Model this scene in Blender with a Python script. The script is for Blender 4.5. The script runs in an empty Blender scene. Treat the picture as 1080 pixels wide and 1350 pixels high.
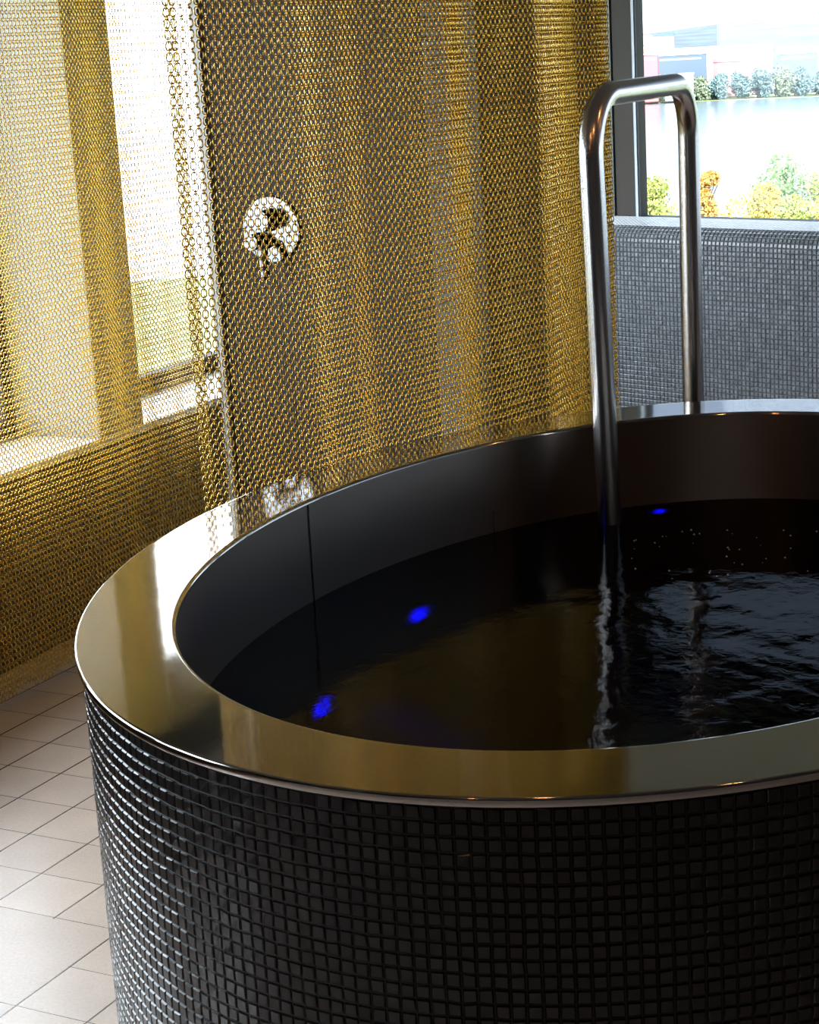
import bpy, bmesh, math, random
import numpy as np
from mathutils import Vector, Matrix

# ------------------------------------------------------------------ camera, world, light
scn = bpy.context.scene
COL = scn.collection
scn.view_settings.view_transform = 'Standard'
scn.view_settings.look = 'None'
scn.view_settings.gamma = 1
scn.view_settings.use_curve_mapping = False
scn.view_settings.exposure = 0.0

CAM_Z = 2.062
PITCH, ROLL = 0.2411, -0.0573
cp, sp = math.cos(PITCH), math.sin(PITCH)
fw = Vector((0, cp, -sp)); r0 = Vector((1, 0, 0)); u0 = r0.cross(fw)
rv = math.cos(ROLL)*r0 + math.sin(ROLL)*u0
uv_ = -math.sin(ROLL)*r0 + math.cos(ROLL)*u0
cam = bpy.data.cameras.new('camera')
cam.sensor_fit = 'HORIZONTAL'; cam.sensor_width = 36
cam.lens = 2484.7/1080*36
cam.clip_start = 0.05; cam.clip_end = 6000
camo = bpy.data.objects.new('camera', cam); COL.objects.link(camo)
camo.matrix_world = Matrix(((rv.x, uv_.x, -fw.x, 0), (rv.y, uv_.y, -fw.y, 0), (rv.z, uv_.z, -fw.z, CAM_Z), (0, 0, 0, 1)))
scn.camera = camo

# overcast sky: brilliant white cloud on the left, dull blue cloud above a white horizon on the right
SKY_LEFT, SKY_HORIZON, SKY_DULL = 14.0, 3.6, 1.0
world = bpy.data.worlds.new('sky'); scn.world = world; world.use_nodes = True
wn_, wl_ = world.node_tree.nodes, world.node_tree.links
bg = wn_['Background']
geo_ = wn_.new('ShaderNodeTexCoord'); sep_ = wn_.new('ShaderNodeSeparateXYZ'); wl_.new(geo_.outputs['Generated'], sep_.inputs[0])
dot_ = wn_.new('ShaderNodeVectorMath'); dot_.operation = 'DOT_PRODUCT'; dot_.inputs[1].default_value = (-0.893, 0.449, 0); wl_.new(geo_.outputs['Generated'], dot_.inputs[0])
def mr(src, a, b, c=0.0, d=1.0):
    x = wn_.new('ShaderNodeMapRange'); x.interpolation_type = 'SMOOTHSTEP'; wl_.new(src, x.inputs[0])
    for i, v in enumerate((a, b, c, d)): x.inputs[i+1].default_value = v
    return x.outputs[0]
def mixc(f, c1, c2):
    x = wn_.new('ShaderNodeMixRGB'); wl_.new(f, x.inputs[0])
    for i, c in ((1, c1), (2, c2)):
        if isinstance(c, tuple): x.inputs[i].default_value = (*c, 1)
        else: wl_.new(c, x.inputs[i])
    return x.outputs[0]
right_ = mixc(mr(sep_.outputs[2], 0.05, 0.17), tuple(SKY_HORIZON*c for c in (0.88, 0.95, 1.0)), tuple(SKY_DULL*c for c in (0.58, 0.71, 0.92)))
allsky_ = mixc(mr(dot_.outputs['Value'], 0.40, 0.53), right_, tuple(SKY_LEFT*c for c in (0.93, 0.97, 1.0)))
wl_.new(allsky_, bg.inputs[0]); bg.inputs[1].default_value = 1.0

# directions of the room: U along the window wall, N across it, M/T for the right-hand parapet
UA = math.radians(63.3)
U = np.array([math.cos(UA), math.sin(UA)]); N = np.array([U[1], -U[0]])
M2 = np.array([0.7199, 0.694]); T2 = np.array([0.694, -0.7199])
def un(u, n, z=0.0): p = U*u + N*n; return (p[0], p[1], z)
def tm(t, m, z=0.0): p = T2*t + M2*m; return (p[0], p[1], z)

def portal(center, w, h, facing):
    l = bpy.data.lights.new('window_portal', 'AREA'); l.shape = 'RECTANGLE'; l.size = w; l.size_y = h
    l.cycles.is_portal = True
    o = bpy.data.objects.new('window_portal', l); COL.objects.link(o)
    o.location = center
    o.rotation_euler = Vector((facing[0], facing[1], 0)).to_track_quat('-Z', 'Y').to_euler()
portal(un(4.8, -4.5, 1.75), 9.4, 2.0, N)
portal(tm(-1.3, 7.32, 2.0), 9.6, 1.5, -M2)

sun = bpy.data.lights.new('sun', 'SUN'); sun.energy = 24.0; sun.angle = math.radians(4); sun.color = (1.0, 0.97, 0.92)
suno = bpy.data.objects.new('sun', sun); COL.objects.link(suno)
suno.rotation_euler = Vector((-0.1, 0.8, -0.62)).to_track_quat('-Z', 'Y').to_euler()

def warm_light(x, y, z, power):
    l = bpy.data.lights.new('downlight_glow', 'SPOT'); l.energy = power; l.color = (1.0, 0.55, 0.25)
    l.spot_size = math.radians(75); l.spot_blend = 0.6; l.shadow_soft_size = 0.04
    o = bpy.data.objects.new('downlight_glow', l); COL.objects.link(o); o.location = (x, y, z)

# ------------------------------------------------------------------ helpers
def nt(name):
    m = bpy.data.materials.new(name); m.use_nodes = True
    return m, m.node_tree.nodes, m.node_tree.links, m.node_tree.nodes['Principled BSDF']
def mat(name, col, rough=0.5, metal=0.0, spec=None, var=0.0, vscale=20.0, bump=0.0, bscale=200.0, **kw):
    m, n, l, b = nt(name)
    b.inputs['Base Color'].default_value = (*col, 1); b.inputs['Roughness'].default_value = rough
    b.inputs['Metallic'].default_value = metal
    if spec is not None: b.inputs['Specular IOR Level'].default_value = spec
    for k, v in kw.items(): b.inputs[k].default_value = v
    if var or bump: tc = n.new('ShaderNodeTexCoord')
    if var:
        x = n.new('ShaderNodeTexNoise'); x.inputs['Scale'].default_value = vscale; x.inputs['Detail'].default_value = 5
        l.new(tc.outputs['Object'], x.inputs['Vector'])
        r = n.new('ShaderNodeValToRGB')
        r.color_ramp.elements[0].position = 0.3; r.color_ramp.elements[1].position = 0.7
        r.color_ramp.elements[0].color = (*[c*(1-var) for c in col], 1)
        r.color_ramp.elements[1].color = (*[min(1, c*(1+var)) for c in col], 1)
        l.new(x.outputs['Fac'], r.inputs[0]); l.new(r.outputs[0], b.inputs['Base Color'])
    if bump:
        x = n.new('ShaderNodeTexNoise'); x.inputs['Scale'].default_value = bscale; x.inputs['Detail'].default_value = 3
        l.new(tc.outputs['Object'], x.inputs['Vector'])
        bp = n.new('ShaderNodeBump'); bp.inputs['Strength'].default_value = bump; bp.inputs['Distance'].default_value = 0.002
        l.new(x.outputs['Fac'], bp.inputs['Height']); l.new(bp.outputs[0], b.inputs['Normal'])
    return m
def link(name, me, m, parent=None, smooth=False):
    if m: me.materials.append(m)
    me.polygons.foreach_set('use_smooth', np.full(len(me.polygons), bool(smooth)))
    o = bpy.data.objects.new(name, me); COL.objects.link(o)
    if parent: o.parent = parent
    return o
def npmesh(name, V, F):
    """V (n,3), F (m,k) all faces of k corners"""
    V = np.ascontiguousarray(V, np.float32); F = np.ascontiguousarray(F, np.int32)
    me = bpy.data.meshes.new(name); k = F.shape[1]
    me.vertices.add(len(V)); me.vertices.foreach_set('co', V.ravel())
    me.loops.add(F.size); me.loops.foreach_set('vertex_index', F.ravel())
    me.polygons.add(len(F)); me.polygons.foreach_set('loop_start', np.arange(0, F.size, k, dtype=np.int32))
    me.polygons.foreach_set('loop_total', np.full(len(F), k, np.int32))
    me.update(calc_edges=True)
    return me
def tag(o, label=None, cat=None, group=None, kind=None):
    if label: o['label'] = label
    if cat: o['category'] = cat
    if group: o['group'] = group
    if kind: o['kind'] = kind
    return o
def empty(name, loc=(0, 0, 0)):
    o = bpy.data.objects.new(name, None); o.empty_display_size = 0.1; COL.objects.link(o); o.location = loc
    return o
def prism_bm(bm, pts, z0, z1, off=(0, 0, 0)):
    a = [bm.verts.new((p[0]-off[0], p[1]-off[1], z0-off[2])) for p in pts]
    b = [bm.verts.new((p[0]-off[0], p[1]-off[1], z1-off[2])) for p in pts]
    bm.faces.new(a[::-1]); bm.faces.new(b)
    k = len(pts)
    for i in range(k): bm.faces.new((a[i], a[(i+1) % k], b[(i+1) % k], b[i]))
def finish(name, bm, m, parent=None, bevel=0.0, smooth=False):
    bmesh.ops.recalc_face_normals(bm, faces=bm.faces)
    if bevel: bmesh.ops.bevel(bm, geom=bm.edges[:], offset=bevel, segments=2, affect='EDGES', profile=0.6)
    me = bpy.data.meshes.new(name); bm.to_mesh(me); bm.free()
    return link(name, me, m, parent, smooth)
def prism(name, pts, z0, z1, m, parent=None, bevel=0.0, off=(0, 0, 0)):
    bm = bmesh.new(); prism_bm(bm, pts, z0, z1, off)
    return finish(name, bm, m, parent, bevel)
def boxun(u0_, u1_, n0, n1): return [un(u0_, n0), un(u1_, n0), un(u1_, n1), un(u0_, n1)]
def boxtm(t0, t1, m0, m1): return [tm(t0, m0), tm(t1, m0), tm(t1, m1), tm(t0, m1)]
def tube_np(path, rad, seg=24):
    P = np.array(path, float); n = len(P)
    Tn = np.gradient(P, axis=0); Tn /= np.linalg.norm(Tn, axis=1)[:, None]
    ref = np.array([0.6, -0.78, 0.0]) if abs(Tn[0][2]) > 0.5 else np.array([0, 0, 1.0])
    V = []
    x = ref - Tn[0]*(ref@Tn[0])
    for i in range(n):
        x = x - Tn[i]*(x@Tn[i]); x /= np.linalg.norm(x); y = np.cross(Tn[i], x)
        a = np.arange(seg)/seg*2*math.pi
        V.append(P[i] + rad*(np.cos(a)[:, None]*x + np.sin(a)[:, None]*y))
    V = np.concatenate(V)
    F = []
    for i in range(n-1):
        for j in range(seg):
            F.append((i*seg+j, i*seg+(j+1) % seg, (i+1)*seg+(j+1) % seg, (i+1)*seg+j))
    return V, np.array(F)

# ------------------------------------------------------------------ materials
MAT = {}
MAT['wall_dark'] = mat('dark_wall_paint', (0.045, 0.036, 0.028), 0.6, var=0.1, vscale=3, bump=0.1)
MAT['wall_brown'] = mat('brown_plaster', (0.11, 0.085, 0.05), 0.7, var=0.1, vscale=4, bump=0.1)
MAT['ceiling'] = mat('grey_ceiling_paint', (0.19, 0.16, 0.185), 0.8)
MAT['sill'] = mat('white_sill_paint', (0.8, 0.8, 0.8), 0.3)
MAT['frame'] = mat('bronze_window_frame', (0.05, 0.043, 0.035), 0.6, spec=0.15)
MAT['frame_light'] = mat('pale_window_gasket', (0.55, 0.62, 0.72), 0.35)
MAT['frame_black'] = mat('black_window_seal', (0.012, 0.013, 0.018), 0.5)
MAT['pillar'] = mat('pale_pillar_plaster', (0.36, 0.35, 0.33), 0.6, var=0.05)
MAT['mosaic'] = mat('charcoal_mosaic_tile', (0.006, 0.0055, 0.006), 0.20, spec=0.4, var=0.15, vscale=30)
MAT['grout'] = mat('black_mosaic_grout', (0.008, 0.008, 0.009), 0.7)
MAT['mosaic_grey'] = mat('grey_blue_mosaic_tile', (0.13, 0.145, 0.16), 0.24, var=0.2, vscale=30)
MAT['ledge_tile'] = mat('pale_ledge_tile', (0.80, 0.82, 0.85), 0.2, var=0.1, vscale=30)
MAT['grout_grey'] = mat('dark_grey_grout', (0.02, 0.023, 0.028), 0.7)
MAT['chrome'] = mat('polished_chrome', (0.20, 0.205, 0.21), 0.14, metal=1.0)

def glass_mat():
    m, n, l, b = nt('window_glass'); n.remove(b)
    out = n['Material Output']; tr = n.new('ShaderNodeBsdfTransparent'); gl = n.new('ShaderNodeBsdfGlossy')
    tr.inputs[0].default_value = (0.93, 0.97, 1.0, 1)
    gl.inputs['Roughness'].default_value = 0.01
    lw = n.new('ShaderNodeLayerWeight'); pw = n.new('ShaderNodeMath'); pw.operation = 'POWER'; pw.inputs[1].default_value = 5; l.new(lw.outputs['Facing'], pw.inputs[0])
    ma = n.new('ShaderNodeMath'); ma.operation = 'MULTIPLY_ADD'; ma.inputs[1].default_value = 0.6; ma.inputs[2].default_value = 0.02; l.new(pw.outputs[0], ma.inputs[0])
    mx = n.new('ShaderNodeMixShader'); l.new(ma.outputs[0], mx.inputs[0]); l.new(tr.outputs[0], mx.inputs[1]); l.new(gl.outputs[0], mx.inputs[2])
    l.new(mx.outputs[0], out.inputs[0]); return m
MAT['glass'] = glass_mat()

def steel_mat(name, col, rough, aniso, bump_scale, bump, wav=0.0, wscale=6.0, radial=True):
    m, n, l, b = nt(name)
    b.inputs['Metallic'].default_value = 1; b.inputs['Base Color'].default_value = (*col, 1)
    b.inputs['Roughness'].default_value = rough; b.inputs['Anisotropic'].default_value = aniso
    if aniso and radial:
        t = n.new('ShaderNodeTangent'); t.direction_type = 'RADIAL'; t.axis = 'Z'; l.new(t.outputs[0], b.inputs['Tangent']); b.inputs['Anisotropic Rotation'].default_value = 0.25
    tc = n.new('ShaderNodeTexCoord'); mp = n.new('ShaderNodeMapping'); mp.inputs['Scale'].default_value = bump_scale
    l.new(tc.outputs['Object'], mp.inputs[0])
    x = n.new('ShaderNodeTexNoise'); x.inputs['Scale'].default_value = 1; x.inputs['Detail'].default_value = 2; l.new(mp.outputs[0], x.inputs['Vector'])
    bp = n.new('ShaderNodeBump'); bp.inputs['Strength'].default_value = bump; bp.inputs['Distance'].default_value = 0.0005
    l.new(x.outputs['Fac'], bp.inputs['Height'])
    if wav:
        y = n.new('ShaderNodeTexNoise'); y.inputs['Scale'].default_value = wscale; y.inputs['Detail'].default_value = 1.5; l.new(tc.outputs['Object'], y.inputs['Vector'])
        b2 = n.new('ShaderNodeBump'); b2.inputs['Strength'].default_value = wav; b2.inputs['Distance'].default_value = 0.01
        l.new(y.outputs['Fac'], b2.inputs['Height']); l.new(b2.outputs[0], bp.inputs['Normal'])
    l.new(bp.outputs[0], b.inputs['Normal'])
    return m
MAT['rim'] = steel_mat('polished_steel_rim', (0.41, 0.385, 0.355), 0.06, 0.0, (60, 60, 60), 0.04, wav=0.045, wscale=6)
MAT['inner'] = steel_mat('brushed_steel_shell', (0.24, 0.21, 0.19), 0.34, 0.8, (2, 2, 900), 0.10, wav=0.05, wscale=3)
MAT['tube'] = steel_mat('brushed_steel_tube', (0.60, 0.58, 0.58), 0.24, 0.0, (40, 40, 300), 0.08)

def gold_mat():
    m, n, l, b = nt('gold_anodised_chain')
    b.inputs['Base Color'].default_value = (0.76, 0.485, 0.085, 1); b.inputs['Metallic'].default_value = 1.0
    b.inputs['Roughness'].default_value = 0.25
    return m
MAT['gold'] = gold_mat()

def floor_mat():
    m, n, l, b = nt('stone_floor_tiles')
    tc = n.new('ShaderNodeTexCoord'); mp = n.new('ShaderNodeMapping'); mp.vector_type = 'POINT'
    mp.inputs['Rotation'].default_value = (0, 0, -math.radians(61.8)); mp.inputs['Location'].default_value = (0, 0, 0)
    l.new(tc.outputs['Object'], mp.inputs[0])
    sx = n.new('ShaderNodeSeparateXYZ'); l.new(mp.outputs[0], sx.inputs[0])
    def M(op, a, bb=None, c=None):
        x = n.new('ShaderNodeMath'); x.operation = op
        for i, v in enumerate((a, bb, c)):
            if v is None: continue
            if isinstance(v, (int, float)): x.inputs[i].default_value = v
            else: l.new(v, x.inputs[i])
        return x.outputs[0]
    P = 0.2
    X, Y = sx.outputs[0], sx.outputs[1]
    # modular pattern: blocks of 0.6 x 0.6; within them one 0.4 slab and strips of 0.2
    def edge(v, period, ph, w):
        q = M('FRACT', M('DIVIDE', M('ADD', v, ph), period))
        d = M('MINIMUM', q, M('SUBTRACT', 1.0, q))
        return M('LESS_THAN', M('MULTIPLY', d, period), w)
    row = M('FLOOR', M('DIVIDE', M('ADD', Y, 0.11), P))
    stag = M('MULTIPLY', M('FRACT', M('MULTIPLY', row, 0.37)), 0.4)
    bx = M('FRACT', M('DIVIDE', M('ADD', X, 1.21), 1.4)); by = M('FRACT', M('DIVIDE', M('ADD', Y, 0.51), 1.6))
    big = M('MULTIPLY', M('LESS_THAN', bx, 0.2857), M('LESS_THAN', by, 0.25))
    inner_big = M('MULTIPLY', M('MULTIPLY', M('GREATER_THAN', bx, 0.006), M('LESS_THAN', bx, 0.28)), M('MULTIPLY', M('GREATER_THAN', by, 0.003), M('LESS_THAN', by, 0.247)))
    ex = edge(X, 0.2, 0.01, 0.0012); ey = edge(Y, P, 0.11, 0.0026)
    g = M('MAXIMUM', M('MULTIPLY', ex, 1.0), ey)
    g = M('MULTIPLY', g, M('SUBTRACT', 1.0, inner_big))
    # tile tint
    cx = M('FLOOR', M('DIVIDE', M('ADD', X, 0.01), 0.2)); cb = n.new('ShaderNodeCombineXYZ')
    l.new(cx, cb.inputs[0]); l.new(row, cb.inputs[1])
    wn = n.new('ShaderNodeTexWhiteNoise'); wn.noise_dimensions = '2D'; l.new(cb.outputs[0], wn.inputs['Vector'])
    ns = n.new('ShaderNodeTexNoise'); ns.inputs['Scale'].default_value = 120; ns.inputs['Detail'].default_value = 6; l.new(tc.outputs['Object'], ns.inputs['Vector'])
    ns2 = n.new('ShaderNodeTexNoise'); ns2.inputs['Scale'].default_value = 6; ns2.inputs['Detail'].default_value = 5; l.new(tc.outputs['Object'], ns2.inputs['Vector'])
    val = M('ADD', M('ADD', 0.72, M('MULTIPLY', M('MULTIPLY', wn.outputs[0], M('SUBTRACT', 1.0, big)), 0.16)), M('ADD', M('MULTIPLY', ns.outputs['Fac'], 0.35), M('MULTIPLY', ns2.outputs['Fac'], 0.25)))
    rgb = n.new('ShaderNodeMixRGB'); rgb.blend_type = 'MULTIPLY'; rgb.inputs[0].default_value = 1
    rgb.inputs[1].default_value = (0.61, 0.50, 0.435, 1)
    cb2 = n.new('ShaderNodeCombineXYZ')
    for i in range(3): l.new(val, cb2.inputs[i])
    l.new(cb2.outputs[0], rgb.inputs[2])
    mx = n.new('ShaderNodeMixRGB'); l.new(g, mx.inputs[0]); l.new(rgb.outputs[0], mx.inputs[1]); mx.inputs[2].default_value = (0.03, 0.022, 0.016, 1)
    l.new(mx.outputs[0], b.inputs['Base Color'])
    b.inputs['Roughness'].default_value = 0.27
    b.inputs['Specular IOR Level'].default_value = 0.7
    h = M('SUBTRACT', M('MULTIPLY', ns.outputs['Fac'], 0.15), g)
    bp = n.new('ShaderNodeBump'); bp.inputs['Strength'].default_value = 0.5; bp.inputs['Distance'].default_value = 0.002
    l.new(h, bp.inputs['Height']); l.new(bp.outputs[0], b.inputs['Normal'])
    return m
MAT['floor'] = floor_mat()

# ------------------------------------------------------------------ room shell
NW, MW = -4.55, 7.37                 # glass planes
CORNER = (0.18, 10.49); FARR = tm(3.5, MW); BACKR = (5.5, -2.6); BACKL = un(-5.12, NW)
def pl(p): return (p[0], p[1])
poly = [CORNER, FARR[:2], BACKR, (-6.5, -2.6)]
tag(prism('floor', [(0.3, 11.2), (8.6, 2.6), (6.0, -3.1), (-7.6, -3.1)], -0.15, 0.0, MAT['floor']), 'stone tiled floor', None, kind='structure')
tag(prism('ceiling', [(0.3, 11.2), (8.6, 2.6), (6.0, -3.1), (-7.6, -3.1)], 3.0, 3.12, MAT['ceiling']), None, None, kind='structure')
# left window wall (n side): apron below sills, lintel above, pillars, frames, panes
SILL_Z = 0.706
def struct(o): o['kind'] = 'structure'; return o
struct(prism('wall_left', boxun(-4.9, 9.6, NW-0.1, -4.16), 0.0, SILL_Z-0.03, MAT['wall_brown']))
struct(prism('trim_1', boxun(-4.9, 9.6, NW-0.1, -4.13), SILL_Z-0.03, SILL_Z, MAT['sill'], bevel=0.004))
struct(prism('wall_left_lintel', boxun(-4.9, 9.6, NW-0.15, NW+0.3), 2.75, 3.0, MAT['wall_dark']))
struct(prism('wall_left_light_block', boxun(-4.9, 0.28, NW-0.1, -4.14), SILL_Z, 2.75, MAT['wall_dark']))  # unseen stretch made solid to keep window light off the tub front
WUP = [(0.28, 1.77), (2.06, 3.62), (3.91, 5.685), (5.975, 7.75), (8.04, 9.3)]
for i, (a, b_) in enumerate(WUP):
    if i < len(WUP)-1:
        c = WUP[i+1][0]
        struct(prism('wall_left_pillar', boxun(b_, c, NW-0.1, -4.135), SILL_Z-0.03, 2.75, MAT['pillar'], bevel=0.004))
    w = empty('window_%d' % (i+2)); struct(w)
    bm = bmesh.new()
    for (p0, p1, z0, z1) in ((a, b_, SILL_Z, SILL_Z+0.07), (a, b_, 2.68, 2.75), (a, a+0.06, SILL_Z+0.07, 2.68), (b_-0.06, b_, SILL_Z+0.07, 2.68)):
        prism_bm(bm, boxun(p0, p1, NW-0.03, NW+0.03), z0, z1)
    finish('window_frame', bm, MAT['frame'], w)
    prism('window_pane', boxun(a+0.06, b_-0.06, NW-0.006, NW+0.006), SILL_Z+0.07, 2.68, MAT['glass'], w)
# right window over the mosaic parapet
LEDGE_Z = 1.19
struct(prism('wall_right_upper', boxtm(-7.6, 3.6, MW-0.1, MW+0.15), 2.75, 3.0, MAT['wall_dark']))
struct(prism('wall_right_far', boxtm(-7.6, -6.095, MW-0.02, MW+0.1), LEDGE_Z, 2.75, MAT['wall_dark']))
w = empty('window_1'); struct(w)
bm = bmesh.new(); prism_bm(bm, boxtm(-6.085, -6.040, MW-0.01, MW+0.09), LEDGE_Z, 2.75)
finish('corner_post', bm, mat('green_grey_post', (0.05, 0.07, 0.07), 0.4), w)
bm = bmesh.new()
prism_bm(bm, boxtm(-6.030, -5.912, MW-0.005, MW+0.09), LEDGE_Z, 2.75)
prism_bm(bm, boxtm(-5.90, 3.4, MW-0.03, MW+0.03), 2.69, 2.75)
for t in (-3.75, -1.5, 0.8, 3.2): prism_bm(bm, boxtm(t, t+0.1, MW-0.05, MW+0.05), LEDGE_Z, 2.75)
finish('window_frame', bm, MAT['frame'], w)
prism('window_gasket', boxtm(-5.912, -5.896, MW-0.004, MW+0.05), LEDGE_Z, 2.75, MAT['frame_light'], w)
prism('window_seal', boxtm(-5.896, -5.884, MW, MW+0.05), LEDGE_Z, 2.75, MAT['frame_black'], w)
prism('window_pane', boxtm(-5.89, 3.2, MW+0.010, MW+0.020), LEDGE_Z, 2.69, MAT['glass'], w)
# walls behind the camera
struct(prism('wall_back', [(-7.0, -2.6), (6.0, -2.6), (6.0, -2.8), (-7.0, -2.8)], 0, 3.0, MAT['wall_dark']))
pR = FARR
struct(prism('wall_right', [(pR[0], pR[1]-0.1), (pR[0]+0.2, pR[1]), (5.9, -2.8), (5.6, -2.8)], 0, 3.0, MAT['wall_dark']))

# ------------------------------------------------------------------ mosaic builder
rng = np.random.default_rng(4)
def mosaic(name, P00, P10, P11, P01, Nrm, m, parent, gap=0.0013, bevel=0.0026, h=0.0022, jit=0.0004):
    """arrays (k,3): the four corners of each cell and the outward normal"""
    k = len(P00); C = (P00+P10+P11+P01)/4
    def shrink(P, d):
        v = P-C; L = np.linalg.norm(v, axis=1)[:, None]; return P - v/L*d*1.414
    lo = [shrink(P, gap) for P in (P00, P10, P11, P01)]
    tilt = rng.normal(0, jit, (k, 4))
    hi = [shrink(P, gap+bevel) + Nrm*(h+tilt[:, i:i+1]*0.6 + rng.normal(0, 0.0002, (k, 1))) for i, P in enumerate((P00, P10, P11, P01))]
    V = np.stack(lo+hi, 1).reshape(-1, 3)
    b = (np.arange(k)*8)[:, None]
    q = np.array([[4, 5, 6, 7], [0, 1, 5, 4], [1, 2, 6, 5], [2, 3, 7, 6], [3, 0, 4, 7]])
    F = (b[:, None, :] + q[None]).reshape(-1, 4)
    return link(name, npmesh(name, V, F), m, parent)

# mosaic parapet (right, under the window): profile up, round, back over the ledge
PF, PB = 6.95, 7.35
R = 0.07
pitch = 0.0222
prof = []
nv = int(round((LEDGE_Z-R)/pitch)); zz = np.linspace(0, LEDGE_Z-R, nv+1)
for z in zz: prof.append((PF, z))
na = 5
for i in range(1, na+1):
    a = math.pi/2*i/na; prof.append((PF+R-R*math.cos(a), LEDGE_Z-R+R*math.sin(a)))
nl = int(round((PB+0.02-PF-R)/pitch))
for i in range(1, nl+1): prof.append((PF+R+(PB+0.02-PF-R)*i/nl, LEDGE_Z))
prof = np.array(prof)
par = empty('wall_parapet'); struct(par)
t0, t1 = -7.5, 3.4; nt_ = int((t1-t0)/pitch); ts = t0 + np.arange(nt_+1)*pitch
tmask = nt_
I, J = np.meshgrid(np.arange(nt_), np.arange(len(prof)-1), indexing='ij'); I = I.ravel(); J = J.ravel()
def PP(i, j): 
    t = ts[i]; m_ = prof[j, 0]; z = prof[j, 1]
    return np.c_[t*T2[0]+m_*M2[0], t*T2[1]+m_*M2[1], z]
dm = prof[J+1]-prof[J]; nn = np.c_[-dm[:, 1], dm[:, 0]]; nn /= np.linalg.norm(nn, axis=1)[:, None]
Nw = np.c_[nn[:, 0]*M2[0], nn[:, 0]*M2[1], nn[:, 1]]
nsplit = nv+na
for nm_, sel, m_ in (('mosaic_tiles', J < nsplit, MAT['mosaic_grey']), ('ledge_tiles', J >= nsplit, MAT['ledge_tile'])):
    i_, j_ = I[sel], J[sel]
    mosaic(nm_, PP(i_, j_), PP(i_+1, j_), PP(i_+1, j_+1), PP(i_, j_+1), Nw[sel], m_, par, bevel=0.003, h=0.003, jit=0.0003)
bm = bmesh.new()
pv = [(PF, 0.0)] + [tuple(p) for p in prof[1:]] + [(PB+0.12, LEDGE_Z), (PB+0.12, 0)]
A = [bm.verts.new(tm(t0, p[0], p[1])) for p in pv]; Bv = [bm.verts.new(tm(t1, p[0], p[1])) for p in pv]
bm.faces.new(A); bm.faces.new(Bv[::-1])
for i in range(len(pv)): bm.faces.new((A[i], Bv[i], Bv[(i+1) % len(pv)], A[(i+1) % len(pv)]))
finish('grout_bed', bm, MAT['grout_grey'], par)

# ------------------------------------------------------------------ shower nook behind the near curtain
SW = [(-0.565, 6.0), (0.115, 5.646)]
d_ = np.array(SW[1])-np.array(SW[0]); d_ /= np.linalg.norm(d_); q_ = np.array([-d_[1], d_[0]])
def sw(s, o): p = np.array(SW[0])+d_*s+q_*o; return (p[0], p[1])
L_ = float(np.linalg.norm(np.array(SW[1])-np.array(SW[0])))
struct(prism('wall_shower', [sw(0, 0), sw(L_, 0), sw(L_, 0.14), sw(0, 0.14)], 0, 3.0, mat('dark_shower_wall', (0.014, 0.012, 0.010), 0.5, var=0.1)))
struct(prism('trim_2', [sw(-0.018, -0.012), sw(0.006, -0.012), sw(0.006, 0.15), sw(-0.018, 0.15)], 0, 3.0, mat('pale_steel_corner_strip', (0.6, 0.6, 0.6), 0.3, metal=0.6)))
struct(prism('trim_3', [sw(L_+0.002, -0.01), sw(L_+0.115, -0.01), sw(L_+0.115, 0.12), sw(L_+0.002, 0.12)], 0, 3.0, mat('light_grey_post', (0.13, 0.13, 0.15), 0.5)))
struct(prism('wall_nook', [(0.27, 5.82), (0.69, 6.12), (0.72, 6.5), (0.60, 6.6), (0.22, 5.95)], 0, 3.0, MAT['wall_brown']))

mx_ = empty('shower_mixer', (-0.386, 5.905, 1.554))
def disc(name, r, y0, y1, m, parent, cx=0, cz=0, seg=48, bev=0.004):
    bm = bmesh.new()
    a = [bm.verts.new((cx+r*math.cos(2*math.pi*i/seg), y0, cz+r*math.sin(2*math.pi*i/seg))) for i in range(seg)]
    b = [bm.verts.new((cx+(r-bev)*math.cos(2*math.pi*i/seg), y1, cz+(r-bev)*math.sin(2*math.pi*i/seg))) for i in range(seg)]
    bm.faces.new(a); bm.faces.new(b[::-1])
    for i in range(seg): bm.faces.new((a[i], a[(i+1) % seg], b[(i+1) % seg], b[i]))
    return finish(name, bm, m, parent)
mx_.rotation_euler = (0, 0, math.atan2(d_[1], d_[0])); 
disc('wall_plate', 0.104, 0.0, -0.012, MAT['chrome'], mx_)
disc('temperature_knob', 0.036, -0.012, -0.075, MAT['chrome'], mx_, 0.0, 0.03)
disc('flow_knob', 0.028, -0.012, -0.065, MAT['chrome'], mx_, -0.045, -0.035)
V, F = tube_np([(0, -0.02, -0.04), (0, -0.06, -0.05), (0.005, -0.075, -0.08), (0.01, -0.078, -0.15)], 0.014, 16)
link('lever', npmesh('lever', V, F), MAT['chrome'], mx_, True)
p = sw(0.215, -0.0); mx_.location = (p[0], p[1], 1.54)
tag(mx_, 'round chrome shower mixer with knobs on the dark wall behind the gold chain curtain', 'shower mixer')

# ------------------------------------------------------------------ hot tub
TC = (0.5072, 3.6343); TA, TB = 1.40, 1.0266; TH = 1.1; RW = 0.1775; WZ = 0.87
tang = math.radians(63.55); ct, st = math.cos(tang), math.sin(tang)
tub = empty('hot_tub', (TC[0], TC[1], 0)); tub.rotation_euler = (0, 0, tang)
tag(tub, 'large oval hot tub with polished steel rim and charcoal mosaic side', 'hot tub')
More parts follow.
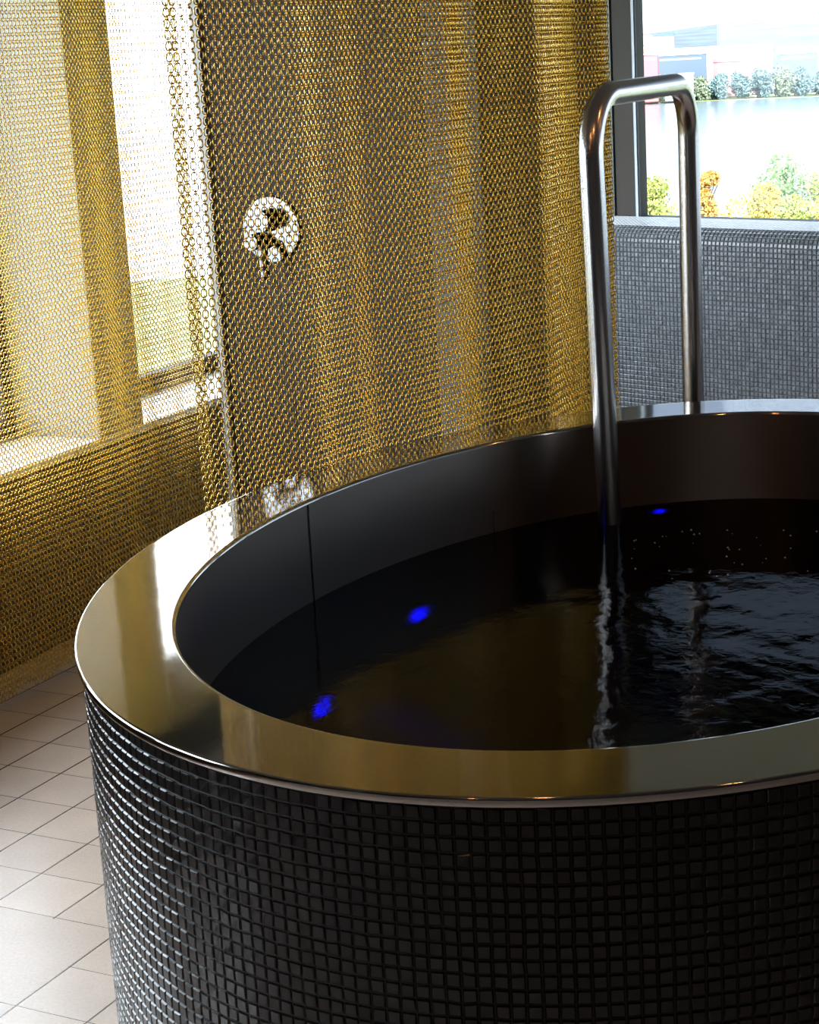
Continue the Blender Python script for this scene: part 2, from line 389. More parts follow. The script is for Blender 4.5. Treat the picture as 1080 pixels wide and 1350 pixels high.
# everything in the tub's own frame: x along the long axis
def ell(inset, n, ph=0.0):
    a = np.arange(n)/n*2*math.pi + ph
    return np.c_[(TA-inset)*np.cos(a), (TB-inset)*np.sin(a)]
def lathe(name, prof_, m, n=256, smooth=True, close=False):
    rings = [np.c_[ell(i, n), np.full(n, z)] for i, z in prof_]
    V = np.concatenate(rings); F = []
    for r in range(len(prof_)-1):
        a = r*n+np.arange(n); b = r*n+(np.arange(n)+1) % n
        F.append(np.c_[a, b, b+n, a+n])
    return link(name, npmesh(name, V, np.concatenate(F)), m, tub, smooth)
def rimprof():
    p = [(0.012, TH-0.014), (0.002, TH-0.014), (0.0005, TH-0.0135), (0.0, TH-0.012), (0.0, TH-0.008), (0.0, TH-0.004), (0.0001, TH-0.0025), (0.0008, TH-0.0009), (0.002, TH-0.0002), (0.0035, TH), (0.006, TH)]
    for k in range(1, 12): p.append((0.006+(RW-0.016)*k/12, TH))
    p += [(RW-0.010, TH), (RW-0.007, TH), (RW-0.004, TH-0.0008), (RW-0.001, TH-0.003), (RW, TH-0.007)]
    return p
rim = lathe('rim', rimprof()[:], MAT['rim'], 384)
# keep the lip crisp
inner = lathe('inner_shell', [(RW, TH-0.007), (RW, 0.9), (RW, 0.6), (RW, 0.3), (RW, 0.11), (RW+0.01, 0.07), (RW+0.03, 0.05), (RW+0.06, 0.04), (RW+0.5, 0.04), (TB-0.01, 0.04)], MAT['inner'])
bed = lathe('grout_bed', [(0.012, 0.0), (0.012, TH-0.016)], MAT['grout'], 256)
# side tiles by arc length
aa = np.linspace(0, 2*math.pi, 20001); ins = 0.012
xx, yy = (TA-ins)*np.cos(aa), (TB-ins)*np.sin(aa)
sl = np.r_[0, np.cumsum(np.hypot(np.diff(xx), np.diff(yy)))]; ncol = int(round(sl[-1]/pitch))
ang = np.interp(np.arange(ncol+1)/ncol*sl[-1], sl, aa); ang[-1] = 2*math.pi
nrow = int(round((TH-0.018)/pitch)); zr = np.linspace(0.0, TH-0.018, nrow+1)
I, J = np.meshgrid(np.arange(ncol), np.arange(nrow), indexing='ij'); I = I.ravel(); J = J.ravel()
wob = rng.normal(0, 0.0005, (ncol+1, nrow+1)); wob[-1] = wob[0]; wz = rng.normal(0, 0.0005, (ncol+1, nrow+1)); wz[-1] = wz[0]
def TPt(i, j):
    a = ang[i] + wob[i, j]/1.2
    return np.c_[(TA-ins)*np.cos(a), (TB-ins)*np.sin(a), zr[j]+wz[i, j]]
am = (ang[I]+ang[I+1])/2; Nn = np.c_[np.cos(am)/(TA), np.sin(am)/(TB), 0*am]; Nn /= np.linalg.norm(Nn, axis=1)[:, None]
mosaic('mosaic_side', TPt(I, J), TPt(I+1, J), TPt(I+1, J+1), TPt(I, J+1), Nn, MAT['mosaic'], tub, bevel=0.0019, gap=0.0011, h=0.0026, jit=0.0003)
def to_local(x, y): dx, dy = x-TC[0], y-TC[1]; return (ct*dx+st*dy, -st*dx+ct*dy)
# weld seam on the inner wall
def wall_angle(x, y):
    lx, ly = to_local(x, y); return math.atan2(ly/(TB-RW), lx/(TA-RW))
def seam(x, y, z0, z1, wd=0.002):
    a = wall_angle(x, y); pts = []
    k = 40
    for i in range(k+1):
        z = z0+(z1-z0)*i/k; da = random.uniform(-1, 1)*0.0008
        pts.append(((TA-RW-0.0008)*math.cos(a+da), (TB-RW-0.0008)*math.sin(a+da), z))
    V, F = tube_np(pts, wd, 6)
    o = link('weld_seam', npmesh('weld_seam', V, F), MAT['tube'], tub, True)
random.seed(3)
seam(-0.223, 4.065, 0.862, TH-0.009)
seam(0.179, 4.683, 0.862, 0.925, 0.0012)
# blue underwater lights: steel ring and glowing lens, set in the wall
def emis(name, col, s):
    m, n, l, b = nt(name); b.inputs['Base Color'].default_value = (*[c*0.2 for c in col], 1)
    b.inputs['Emission Color'].default_value = (*col, 1); b.inputs['Emission Strength'].default_value = s
    return m
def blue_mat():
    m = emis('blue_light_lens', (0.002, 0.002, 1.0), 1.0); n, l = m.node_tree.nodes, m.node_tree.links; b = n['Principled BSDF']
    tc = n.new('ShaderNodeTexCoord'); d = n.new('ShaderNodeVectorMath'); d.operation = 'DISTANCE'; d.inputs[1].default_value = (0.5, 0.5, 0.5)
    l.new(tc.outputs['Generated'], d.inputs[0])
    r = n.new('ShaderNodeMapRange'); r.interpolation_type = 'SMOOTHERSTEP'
    for i, v in enumerate((0.0, 0.55, 70.0, 0.5)): r.inputs[i+1].default_value = v  # emission fades from the centre, painting in glow scattered by the water
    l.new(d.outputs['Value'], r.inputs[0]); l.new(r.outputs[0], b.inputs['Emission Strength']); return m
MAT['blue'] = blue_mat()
def ulight(x, y, z, r):
    a = wall_angle(x, y)
    c = Vector(((TA-RW)*math.cos(a), (TB-RW)*math.sin(a), z))
    nn_ = Vector((-math.cos(a)/(TA-RW), -math.sin(a)/(TB-RW), 0)).normalized()
    e = nn_.cross(Vector((0, 0, 1)))
    def ring(rr, off, seg=32): return [c+nn_*off+e*(rr*math.cos(2*math.pi*i/seg))+Vector((0, 0, rr*math.sin(2*math.pi*i/seg))) for i in range(seg)]
    bm = bmesh.new(); seg = 32
    R_ = [[bm.verts.new(v) for v in ring(rr, of)] for rr, of in ((r*1.35, -0.004), (r*1.3, 0.008), (r*1.05, 0.010), (r, 0.004))]
    for k in range(3):
        for i in range(seg): bm.faces.new((R_[k][i], R_[k][(i+1) % seg], R_[k+1][(i+1) % seg], R_[k+1][i]))
    o = finish('underwater_light', bm, MAT['chrome'], tub, 0, True)
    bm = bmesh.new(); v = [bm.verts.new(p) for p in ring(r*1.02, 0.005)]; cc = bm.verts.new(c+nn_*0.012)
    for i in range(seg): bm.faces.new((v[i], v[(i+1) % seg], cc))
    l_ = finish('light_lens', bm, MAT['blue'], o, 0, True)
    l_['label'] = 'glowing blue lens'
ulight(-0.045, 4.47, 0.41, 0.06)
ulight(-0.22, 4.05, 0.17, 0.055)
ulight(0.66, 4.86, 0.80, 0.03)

# ------------------------------------------------------------------ water
rs = np.random.default_rng(11)
def water():
    m, n, l, b = nt('dark_tub_water'); n.remove(b)
    rf = n.new('ShaderNodeBsdfRefraction'); rf.inputs['Color'].default_value = (0.03, 0.03, 0.03, 1); rf.inputs['IOR'].default_value = 1.333; rf.inputs['Roughness'].default_value = 0.03
    gs = n.new('ShaderNodeBsdfGlossy'); gs.inputs['Color'].default_value = (0.30, 0.30, 0.30, 1); gs.inputs['Roughness'].default_value = 0.03
    fr = n.new('ShaderNodeFresnel'); fr.inputs['IOR'].default_value = 1.333
    mxs = n.new('ShaderNodeMixShader'); l.new(fr.outputs[0], mxs.inputs[0]); l.new(rf.outputs[0], mxs.inputs[1]); l.new(gs.outputs[0], mxs.inputs[2])
    l.new(mxs.outputs[0], n['Material Output'].inputs[0])
    tc = n.new('ShaderNodeTexCoord')
    x = n.new('ShaderNodeTexNoise'); x.inputs['Scale'].default_value = 34; x.inputs['Detail'].default_value = 4; x.inputs['Distortion'].default_value = 1.2
    l.new(tc.outputs['Object'], x.inputs['Vector'])
    bp = n.new('ShaderNodeBump'); bp.inputs['Strength'].default_value = 0.11; bp.inputs['Distance'].default_value = 0.004
    l.new(x.outputs['Fac'], bp.inputs['Height'])
    for q_ in (rf, gs, fr): l.new(bp.outputs[0], q_.inputs['Normal'])
    nr, na_ = 200, 520
    rr = np.sqrt(np.linspace(0.0, 1, nr+1))[1:]; a = np.arange(na_)/na_*2*math.pi
    Rr, Aa = np.meshgrid(rr, a, indexing='ij')
    lx = (TA-RW)*Rr*np.cos(Aa); ly = (TB-RW)*Rr*np.sin(Aa)
    X = TC[0]+ct*lx-st*ly; Y = TC[1]+st*lx+ct*ly
    Z = np.zeros_like(X)
    for k in range(44):
        lam = 0.035*(10**(rs.random()*0.95)); th = rs.random()*2*math.pi; ph = rs.random()*6.28
        wx = 2*math.pi/lam
        ux = X + 0.02*np.sin(Y*9+ph); uy = Y + 0.02*np.sin(X*11+ph*2)
        Z += (lam/0.12)**1.15*np.sin(wx*(ux*math.cos(th)+uy*math.sin(th))+ph)
    # livelier where the water wells up in front of the rail, calm along the walls
    amp = 0.25 + 1.0*np.exp(-(((X-0.62)/0.38)**2+((Y-3.55)/0.75)**2))
    amp *= np.clip((1.0-Rr)*7, 0.15, 1)
    Z *= amp*0.00007
    V = np.concatenate([np.c_[X.ravel(), Y.ravel(), WZ+Z.ravel()], [[TC[0], TC[1], WZ]]])
    I, J = np.meshgrid(np.arange(nr-1), np.arange(na_), indexing='ij'); I = I.ravel(); J = J.ravel(); J2 = (J+1) % na_
    F = np.c_[I*na_+J, (I+1)*na_+J, (I+1)*na_+J2, I*na_+J2]
    # centre fan as thin quads
    j = np.arange(na_); c = nr*na_
    Fc = np.c_[np.full(na_//2, c), j[0::2], j[1::2], (j[1::2]+1) % na_]
    o = link('water', npmesh('water', V, np.concatenate([F, Fc])), m, None, True)
    tag(o, 'dark rippling water filling the oval hot tub', 'water', kind='stuff')
water()

# tiny air bubbles drifting on the surface
def bubbles():
    bm = bmesh.new(); r = random.Random(2)
    for i in range(46):
        x, y = 0.62+r.uniform(-0.12, 0.42), 4.28+r.uniform(-0.22, 0.22)
        lx, ly = to_local(x, y)
        if (lx/(TA-RW))**2+(ly/(TB-RW))**2 > 0.94: continue
        q = r.uniform(0.0012, 0.0028)
        bmesh.ops.create_icosphere(bm, subdivisions=2, radius=q, matrix=Matrix.Translation((x, y, WZ+q*0.2)))
    o = finish('air_bubbles', bm, mat('bubble_film', (0.5, 0.42, 0.36), 0.15), None, 0, True)
    tag(o, 'tiny pale bubbles floating on the dark water right of the handrail', 'bubbles', kind='stuff')
bubbles()

# ------------------------------------------------------------------ handrail
hr = empty('handrail', (0.87, 5.42, 0))
A_ = Vector((0.506, 4.614, 0)); B_ = Vector((0.848, 5.41, 0)); top = 1.925; rb = 0.15; dd = (B_-A_).normalized(); Lr = (B_-A_).length
path = [(0, z) for z in np.linspace(0.041, top-rb, 30)]
path += [(rb-rb*math.cos(t), top-rb+rb*math.sin(t)) for t in np.linspace(0, math.pi/2, 16)[1:]]
path += [(s, top) for s in np.linspace(rb, Lr-rb, 12)[1:]]
path += [(Lr-rb+rb*math.sin(t), top-rb+rb*math.cos(t)) for t in np.linspace(0, math.pi/2, 16)[1:]]
path += [(Lr, z) for z in np.linspace(top-rb, 0.0, 30)[1:]]
pts = [A_+dd*s+Vector((-0.02*(z-0.8)*(1-s/Lr)**2, 0, z)) for s, z in path]
V, F = tube_np([tuple(p) for p in pts], 0.0300, 40)
V = V-np.array([0.87, 5.42, 0])
link('rail_tube', npmesh('rail_tube', V, F), MAT['tube'], hr, True)
def flange(c, z, parent):
    bm = bmesh.new()
    for rr, z0, z1 in ((0.06, z, z+0.008),):
        prism_bm(bm, [(c.x+rr*math.cos(2*math.pi*i/40), c.y+rr*math.sin(2*math.pi*i/40)) for i in range(40)], z0, z1, (0.87, 5.42, 0))
    finish('base_flange', bm, MAT['tube'], parent, 0.002)
flange(B_, 0.0, hr); flange(A_, 0.04, hr)
tag(hr, 'tall steel tube grab rail arched from the tub water over the rim', 'handrail')

# ------------------------------------------------------------------ chain curtains
def link_geo(segs, sides, half_h, half_w, wire, squash=1.0):
    """stadium-like loop in the XZ plane"""
    a = np.arange(segs)/segs*2*math.pi
    ce = np.c_[np.sign(np.cos(a))*np.abs(np.cos(a))**0.8*half_w, np.zeros(segs), np.sign(np.sin(a))*np.abs(np.sin(a))**0.9*half_h]
    tn = np.roll(ce, -1, 0)-np.roll(ce, 1, 0); tn /= np.linalg.norm(tn, axis=1)[:, None]
    nr = np.c_[tn[:, 2], np.zeros(segs), -tn[:, 0]]
    V = []
    for k in range(sides):
        b = 2*math.pi*(k+0.5)/sides
        V.append(ce + wire*(math.cos(b)*nr + math.sin(b)*np.array([0, 1.0, 0])))
    V = np.stack(V, 1).reshape(-1, 3)
    F = []
    for i in range(segs):
        for k in range(sides):
            F.append((i*sides+k, ((i+1) % segs)*sides+k, ((i+1) % segs)*sides+(k+1) % sides, i*sides+(k+1) % sides))
    return V, np.array(F)
PITCHZ = 0.02356
def curtain(name, pathpts, z_top, pleats, seed, label, detail_z=2.35, spacing=0.0205, face=0.35):
    r = np.random.default_rng(seed)
    P = np.array(pathpts, float)
    # smooth dense path
    d = np.r_[0, np.cumsum(np.hypot(*np.diff(P, axis=0).T))]
    s = np.linspace(0, d[-1], 600)
    X = np.interp(s, d, P[:, 0]); Y = np.interp(s, d, P[:, 1])
    ker = np.ones(41)/41; Xp = np.convolve(np.pad(X, 20, mode='reflect', reflect_type='odd'), ker, 'valid'); Yp = np.convolve(np.pad(Y, 20, mode='reflect', reflect_type='odd'), ker, 'valid')
    tx, ty = np.gradient(Xp), np.gradient(Yp); L = np.hypot(tx, ty); nx, ny = -ty/L, tx/L
    off = np.zeros_like(s)
    for A, lam, ph in pleats: off += A*np.sin(2*math.pi*s/lam+ph)
    Xo = Xp+nx*off; Yo = Yp+ny*off
    so = np.r_[0, np.cumsum(np.hypot(np.diff(Xo), np.diff(Yo)))]
    n = int(so[-1]/spacing)
    ss = (np.arange(n)+0.5)*so[-1]/n
    bx, by = np.interp(ss, so, Xo), np.interp(ss, so, Yo)
    b0x, b0y = np.interp(ss, so, Xp), np.interp(ss, so, Yp)
    an = np.arctan2(np.interp(ss, so, np.gradient(Yo)), np.interp(ss, so, np.gradient(Xo)))
    jitz = np.cumsum(r.normal(0, 0.00012, n)); jitz -= np.linspace(jitz[0], jitz[-1], n)
    ragged = r.random(n)*0.02
    nz = int(z_top/PITCHZ)
    base_tw = 0.42
    allV, allF, cnt = [], [], 0
    hi = [link_geo(10, 4, 0.0098, 0.0068, 0.00185), link_geo(8, 4, 0.0064, 0.0044, 0.0016)]
    lo = [link_geo(6, 3, 0.0098, 0.0068, 0.0021), link_geo(5, 3, 0.0064, 0.0044, 0.0018)]
    kk, ii = np.meshgrid(np.arange(nz), np.arange(n)); kk = kk.ravel(); ii = ii.ravel()
    for typ in (0, 1):
        z = z_top - (kk+0.5*typ+0.3)*PITCHZ + jitz[ii]
        fr = np.clip(1-z/z_top, 0, 1)            # folds loosen towards the floor
        k = 0.55+0.45*np.sin(z*0.9+ii*0.01)*0.3+0.35*(1-fr)
        px = b0x[ii]+(bx[ii]-b0x[ii])*k + r.normal(0, 0.0003, len(z)) + 0.003*np.sin(z*2.3+ii*0.7)*fr*np.cos(an[ii])
        py = b0y[ii]+(by[ii]-b0y[ii])*k + r.normal(0, 0.0008, len(z)) + 0.003*np.sin(z*2.3+ii*0.7)*fr*np.sin(an[ii])
        ang_ = face + 0.12*(an[ii]-an.mean()) + (0 if typ == 0 else math.pi/2) + r.normal(0, 0.035, len(z)) + 0.06*np.sin(ii*0.31+z*1.1)
        tl = r.normal(0, 0.03, len(z))
        ok = z > 0.012+ragged[ii]
        for geo, msk in ((hi[typ], ok & (z < detail_z)), (lo[typ], ok & (z >= detail_z))):
            g, f = geo; q = np.nonzero(msk)[0]
            if not len(q): continue
            c, s_ = np.cos(ang_[q])[:, None], np.sin(ang_[q])[:, None]; t_ = tl[q][:, None]
            gx = g[None, :, 0]+g[None, :, 2]*t_; gy = g[None, :, 1]+0*t_; gz = g[None, :, 2]-g[None, :, 0]*t_
            Vx = px[q][:, None]+gx*c-gy*s_; Vy = py[q][:, None]+gx*s_+gy*c; Vz = z[q][:, None]+gz
            allV.append(np.stack([Vx, Vy, Vz], 2).reshape(-1, 3).astype(np.float32))
            allF.append((f[None]+(cnt+np.arange(len(q))*len(g))[:, None, None]).reshape(-1, 4).astype(np.int32))
            cnt += len(q)*len(g)
    print(name, n, 'strands', cnt, 'verts')
    o = link(name, npmesh(name, np.concatenate(allV), np.concatenate(allF)), MAT['gold'], None, True)
    tag(o, label, 'chain curtain', kind='stuff')
    return o
near = [(-0.462, 4.195), (-0.394, 4.256), (-0.325, 4.320), (-0.254, 4.405), (-0.181, 4.49), (-0.105, 4.585), (-0.026, 4.69), (0.057, 4.80), (0.143, 4.915), (0.235, 5.03), (0.331, 5.163), (0.435, 5.321), (0.548, 5.515), (0.655, 5.72)]
curtain('chain_curtain', near, 2.62, [(0.014, 0.52, 0.6), (0.004, 0.21, 1.0)], 5,
        'gold chain curtain hanging close behind the tub, hiding the dark wall with the mixer')
farp = [un(u_, -3.965+0.02*math.sin(u_*1.5))[:2] for u_ in np.linspace(3.7, 6.17, 30)]
curtain('chain_curtain', farp, 2.62, [(0.006, 0.63, 0.2), (0.002, 0.19, 1.0)], 8,
        'bright gold chain curtain in front of the left windows, reaching the stone floor')
# ceiling tracks the chains hang from
def track(pts, label):
    V, F = tube_np([(p[0], p[1], 2.63) for p in pts], 0.012, 10)
    o = link('curtain_track', npmesh('curtain_track', V, F), MAT['frame'], None, True)
    tag(o, label, 'curtain track')
track(near, 'dark ceiling track above the gold chain curtain behind the tub')
track(farp, 'dark ceiling track above the gold chain curtain by the left windows')

# ------------------------------------------------------------------ warm downlights
MAT['lamp'] = emis('warm_lamp_disc', (1.0, 0.40, 0.13), 150.0)
DL = [(0.15, 2.9, 1.5), (0.95, 3.2, 1.5), (1.7, 4.2, 1.5), (-0.8, 0.6, 1), (3.2, 4.2, 2)]
names = ['warm round ceiling downlight above the left side of the tub', 'warm round ceiling downlight above the middle of the tub', 'warm round ceiling downlight beyond the right side of the tub', 'warm round ceiling downlight over the open floor', 'warm round ceiling downlight near the parapet window']
for (x, y, pw), lab in zip(DL, names):
    e = empty('ceiling_downlight', (x, y, 3.0))
    def dring(r0_, r1_, z0, z1, nm, m):
        bm = bmesh.new(); s = 32
        a = [bm.verts.new((r0_*math.cos(2*math.pi*i/s), r0_*math.sin(2*math.pi*i/s), z0)) for i in range(s)]
        b = [bm.verts.new((r1_*math.cos(2*math.pi*i/s), r1_*math.sin(2*math.pi*i/s), z1)) for i in range(s)]
        for i in range(s): bm.faces.new((a[i], a[(i+1) % s], b[(i+1) % s], b[i]))
        if r1_ < 0.04: bm.faces.new(b)
        finish(nm, bm, m, e)
    dring(0.055, 0.042, 0.0, -0.008, 'trim_ring', MAT['chrome'])
    dring(0.041, 0.036, -0.007, -0.005, 'lamp_disc', MAT['lamp'])
    tag(e, lab, 'ceiling light')
    warm_light(x, y, 2.97, pw)

# ------------------------------------------------------------------ outside: lake, shores, town
MAT['grass'] = mat('autumn_ground', (0.16, 0.19, 0.08), 0.9, var=0.5, vscale=0.05)
def lake_mat():
    m, n, l, b = nt('lake_water'); b.inputs['Base Color'].default_value = (0.10, 0.13, 0.15, 1); b.inputs['Roughness'].default_value = 0.2
    tc = n.new('ShaderNodeTexCoord'); x = n.new('ShaderNodeTexNoise'); x.inputs['Scale'].default_value = 0.4; x.inputs['Detail'].default_value = 3
    l.new(tc.outputs['Object'], x.inputs['Vector']); bp = n.new('ShaderNodeBump'); bp.inputs['Strength'].default_value = 0.15; bp.inputs['Distance'].default_value = 0.3
    l.new(x.outputs['Fac'], bp.inputs['Height']); l.new(bp.outputs[0], b.inputs['Normal']); return m
MAT['lake'] = lake_mat()
lake = prism('lake', [(-2600, -200), (2600, -200), (2600, 960), (-2600, 960)], -34, -30.2, MAT['lake']); tag(lake, 'pale lake stretching from the near trees to the far shore', 'lake', kind='stuff')
near_land = [(290*math.cos(a), 290*math.sin(a)) for a in np.linspace(0, math.pi, 60)] + [(-290, -60), (290, -60)]
g = prism('near_shore', near_land, -34, -30, MAT['grass']); tag(g, 'grassy near shore below the windows', 'ground', kind='structure')
s0 = Vector((126.9, 959.8, 0)); s1 = Vector((196.7, 874.3, 0)); sd = Vector((1, -0.45, 0)).normalized(); sn = Vector((0.45, 1, 0)).normalized(); sc0 = Vector((160, 905, 0))
def fs(a, b): p = sc0+sd*a+sn*b; return (p.x, p.y)
g = prism('far_shore', [fs(-110, 0), fs(1500, 0), (3000, 2600), (240, 2900)], -34, -29.9, MAT['grass']); tag(g, 'low land across the lake', 'ground', kind='structure')
# hills as a rolling terrain
def hills():
    nu, nv = 120, 24; V = []; 
    rr_ = random.Random(5); ks = [(rr_.uniform(0.002, 0.012), rr_.uniform(0, 6), rr_.uniform(0.3, 1)) for _ in range(10)]
    for i in range(nu+1):
        for j in range(nv+1):
            az = 0.085+0.75*i/nu; b = 1500+1100*j/nv; x, y = b*az, b
            h = sum(w*math.sin(k*x*1.2+p+b*k*0.6) for k, p, w in ks)
            e = math.sin(math.pi*j/nv)**0.8
            V.append((x, y, -30+e*(34+2.2*h+40*(az-0.12))))
    F = [(i*(nv+1)+j, (i+1)*(nv+1)+j, (i+1)*(nv+1)+j+1, i*(nv+1)+j+1) for i in range(nu) for j in range(nv)]
    o = link('hills', npmesh('hills', V, np.array(F)), mat('forested_hill', (0.05, 0.07, 0.085), 0.9, var=0.4, vscale=0.02), None, True)
    o['kind'] = 'structure'
hills()
def leafmat(name, col): return mat(name, col, 0.7, var=0.35, vscale=0.6)
LM = {'yellow': leafmat('yellow_autumn_leaves', (0.42, 0.33, 0.06)), 'green': leafmat('green_leaves', (0.20, 0.33, 0.12)),
      'lime': leafmat('yellow_green_leaves', (0.30, 0.34, 0.07)), 'amber': leafmat('amber_leaves', (0.45, 0.26, 0.06)), 'blue': leafmat('dark_shore_leaves', (0.10, 0.17, 0.17)), 'olive': leafmat('olive_shore_leaves', (0.17, 0.21, 0.13))}
BARK = mat('bark', (0.08, 0.06, 0.045), 0.9)
def crown_mesh(name, w, h, nleaf, leaf, seed, m, lumps=9):
    r = np.random.default_rng(seed)
    C = []
    for k in range(lumps):
        t = (k+0.5)/lumps; rad = w*0.5*math.sin(math.pi*(0.12+0.80*t))**0.7
        a = r.random()*6.28; q = r.random()**0.5*rad*0.6
        C.append((q*math.cos(a), q*math.sin(a), h*(0.12+0.74*t), rad*0.62+0.08*w))
    C = np.array(C); idx = r.integers(0, lumps, nleaf)
    d = r.normal(0, 1, (nleaf, 3)); d /= np.linalg.norm(d, axis=1)[:, None]
    P = C[idx, :3] + d*(C[idx, 3:4]*(0.55+0.45*r.random((nleaf, 1)))*np.array([1, 1, 0.85]))
    P[:, 2] = np.clip(P[:, 2], 0, h)
    a = r.normal(0, 1, (nleaf, 3)); a /= np.linalg.norm(a, axis=1)[:, None]; b = np.cross(a, r.normal(0, 1, (nleaf, 3))); b /= np.linalg.norm(b, axis=1)[:, None]
    s = leaf*(0.6+0.8*r.random((nleaf, 1)))
    V = np.stack([P-a*s, P-b*s*0.6, P+a*s, P+b*s*0.6], 1).reshape(-1, 3)
    F = np.arange(nleaf*4).reshape(-1, 4)
    return npmesh(name, V, F)
def tree(x, y, zb, zt, w, lm, seed, label, nleaf=5200, leaf=0.22, name='autumn_tree', trunk=0.3, group=None):
    e = empty(name, (x, y, zb)); H = zt-zb
    cm = crown_mesh('foliage', w, H*0.92, nleaf, leaf, seed, None); 
    c = link('foliage', cm, LM[lm], e); c.location = (0, 0, H*0.08)
    V, F = tube_np([(0, 0, 0), (w*0.01, 0, H*0.3), (-w*0.02, 0.1, H*0.6), (0, 0, H*0.85)], w*0.025, 8)
    V2 = [V]; F2 = [F]; k = len(V); r = random.Random(seed)
    for i in range(7):
        a = r.uniform(0, 6.28); z = H*r.uniform(0.25, 0.6); q = w*r.uniform(0.2, 0.38)
        v, f = tube_np([(0, 0, z), (q*0.5*math.cos(a), q*0.5*math.sin(a), z+H*0.08), (q*math.cos(a), q*math.sin(a), z+H*0.2)], w*0.01, 6)
        V2.append(v); F2.append(f+k); k += len(v)
    link('trunk', npmesh('trunk', np.concatenate(V2), np.concatenate(F2)), BARK, e, True)
    tag(e, label, 'tree', group)
    return e
tree(34.3, 250, -30, -15.2, 8.5, 'lime', 1, 'yellow-green tree seen between the two legs of the handrail')
tree(43.2, 262, -30, -15.2, 6.0, 'amber', 2, 'slim amber tree just right of the handrail')
tree(52.0, 250, -30, -12.9, 9.5, 'green', 3, 'tall green tree near the right edge of the window', 7000)
tree(46.5, 243, -30, -16.3, 8.0, 'yellow', 4, 'bright yellow tree left of the tall green tree', 6000)
tree(49.5, 232, -30, -16.8, 5.5, 'lime', 5, 'yellow-green tree in front of the tall green tree')
tree(54.0, 238, -30, -18.2, 7.0, 'amber', 6, 'amber tree low at the right edge of the window')
tree(57.5, 250, -30, -14.6, 8.0, 'lime', 7, 'tree just outside the right edge of the view')
# belt of trees along the far shore
rb_ = random.Random(9); protos = []
for i, k in enumerate(('blue', 'olive', 'blue')):
    e = empty('shore_tree'); c = link('foliage', crown_mesh('foliage', 10.4, 13.0, 1000, 0.7, 40+i, None), LM[k], e)
    t = link('trunk', npmesh('trunk', *tube_np([(0, 0, 0), (0, 0, 6)], 0.25, 6)), BARK, e)
    protos.append(e)
cnt = 0
for row in range(2):
    for i in range(25):
        a = -112+i*9.9+row*4.95+rb_.uniform(-0.2, 0.2); x, y = fs(a, 4+row*9.5)
        if any(math.hypot(x-bx_, y-by_) < (br_ if row else br_*0.62) for bx_, by_, br_ in ((139, 912, 13), (124.5, 918, 15), (163, 938, 15), (178, 950, 14), (202, 946, 17), (145, 945, 17))): continue
        src = protos[rb_.randrange(3)]
        if cnt < 3: src = protos[cnt]; r_ = src
        else:
            r_ = src.copy(); COL.objects.link(r_)
            for ch in src.children: c = ch.copy(); COL.objects.link(c); c.parent = r_
        r_.location = (x, y, -29.9); r_.rotation_euler = (0, 0, rb_.uniform(0, 6.28)); s = rb_.uniform(0.86, 0.98); r_.scale = (s, s, s*rb_.uniform(0.95, 1.2))
        kind_ = 'olive-brown' if src is protos[1] else 'blue-green'; where_ = 'second row behind the far lake shore' if row else 'front row along the far lake shore'
        tag(r_, 'bushy %s tree in the %s' % (kind_, where_), 'tree', '%s trees in the %s' % (kind_, where_)); cnt += 1
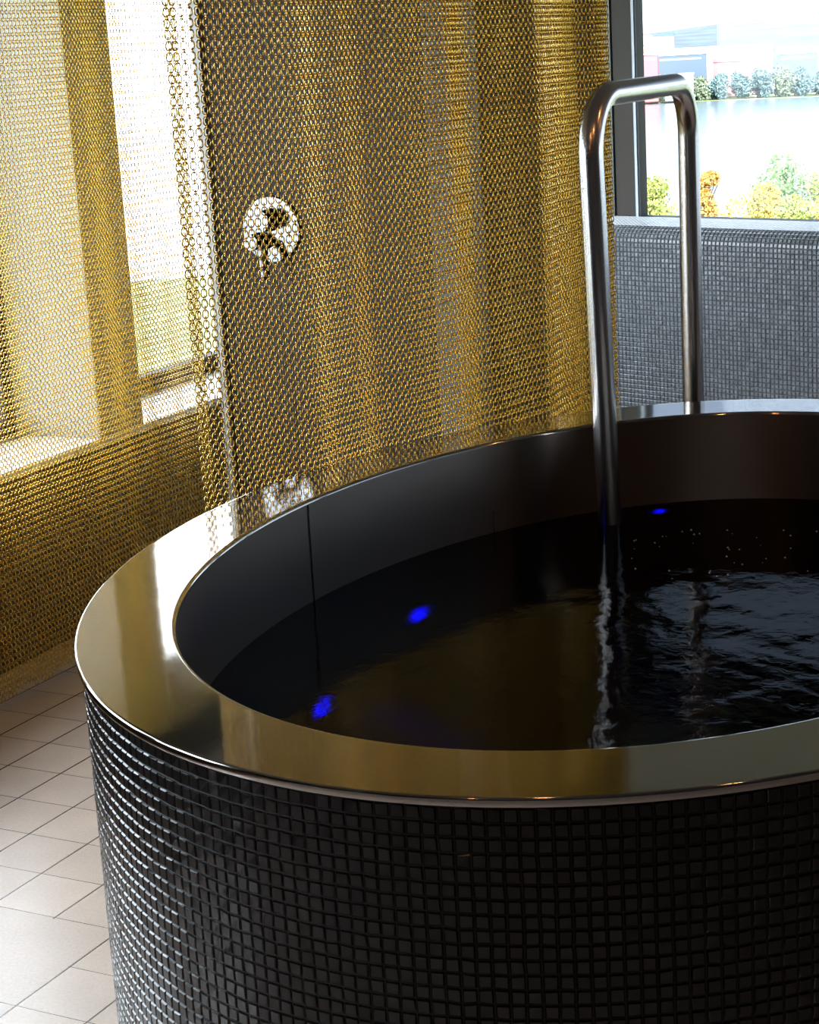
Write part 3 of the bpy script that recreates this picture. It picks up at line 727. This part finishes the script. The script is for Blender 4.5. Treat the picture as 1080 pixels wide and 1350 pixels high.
# the town behind them
GLZ = mat('far_window_band', (0.2, 0.24, 0.3), 0.3)
WH = mat('white_cladding', (0.75, 0.76, 0.78), 0.6); RED = mat('red_cladding', (0.55, 0.10, 0.12), 0.6); DK = mat('blue_grey_cladding', (0.06, 0.09, 0.13), 0.6); BRK = mat('red_brown_cladding', (0.32, 0.12, 0.12), 0.6); SND = mat('sand_render', (0.6, 0.45, 0.33), 0.7); ROOFW = mat('pale_roof_sheet', (0.8, 0.82, 0.85), 0.5)
def building(x, y, w, d, z1, roofh, wm, rm, label, name='warehouse'):
    e = empty(name, (x, y, -29)); e.rotation_euler = (0, 0, math.atan2(sd.y, sd.x)*0.4)
    bm = bmesh.new(); prism_bm(bm, [(-w/2, -d/2), (w/2, -d/2), (w/2, d/2), (-w/2, d/2)], 0, z1+29); finish('walls', bm, wm, e)
    bm = bmesh.new(); h0 = z1+29; o_ = 0.4
    v = [bm.verts.new(p) for p in ((-w/2-o_, -d/2-o_, h0), (w/2+o_, -d/2-o_, h0), (w/2+o_, d/2+o_, h0), (-w/2-o_, d/2+o_, h0), (-w/2-o_, 0, h0+roofh), (w/2+o_, 0, h0+roofh))]
    for f in ((0, 1, 5, 4), (2, 3, 4, 5), (0, 4, 3), (1, 2, 5), (3, 2, 1, 0)): bm.faces.new([v[i] for i in f])
    finish('roof', bm, rm, e)
    bm = bmesh.new(); prism_bm(bm, [(-w*0.4, -d/2-0.05), (w*0.4, -d/2-0.05), (w*0.4, -d/2+0.05), (-w*0.4, -d/2+0.05)], h0-2.4, h0-1.5)
    finish('window_band', bm, GLZ, e)
    tag(e, label, 'building')
building(124.5, 918, 11, 14, -7.5, 0.6, RED, ROOFW, 'bright red boxy warehouse beside the window frame across the lake')
building(131, 978, 9, 12, -1.5, 3, SND, SND, 'sand-coloured house behind the red warehouse', 'house')
building(145, 945, 25, 18, -8.6, 1.4, DK, ROOFW, 'long dark hall with a white roof right of the red warehouse')
building(139, 912, 13, 8, -17.5, 0.8, WH, WH, 'low white shed in front of the long dark hall', 'shed')
building(166, 938, 13, 12, -13.0, 1.6, BRK, BRK, 'low red-brown building in the middle of the far town')
building(182.5, 952, 15, 12, -11.0, 2.0, BRK, ROOFW, 'red-brown building with a pale roof left of the dark hall')
building(202, 946, 19, 18, -11.0, 3.2, DK, ROOFW, 'large dark blue-grey hall at the right of the far town')
building(172, 1010, 60, 18, -8.0, 2.0, WH, ROOFW, 'long white industrial hall behind the red-brown buildings')
building(224, 964, 14, 14, -11.5, 2.0, RED, ROOFW, 'red building at the right edge of the far town')
building(150, 1040, 12, 12, 0.5, 2.0, WH, DK, 'pale tall block in front of the wooded hills', 'block')
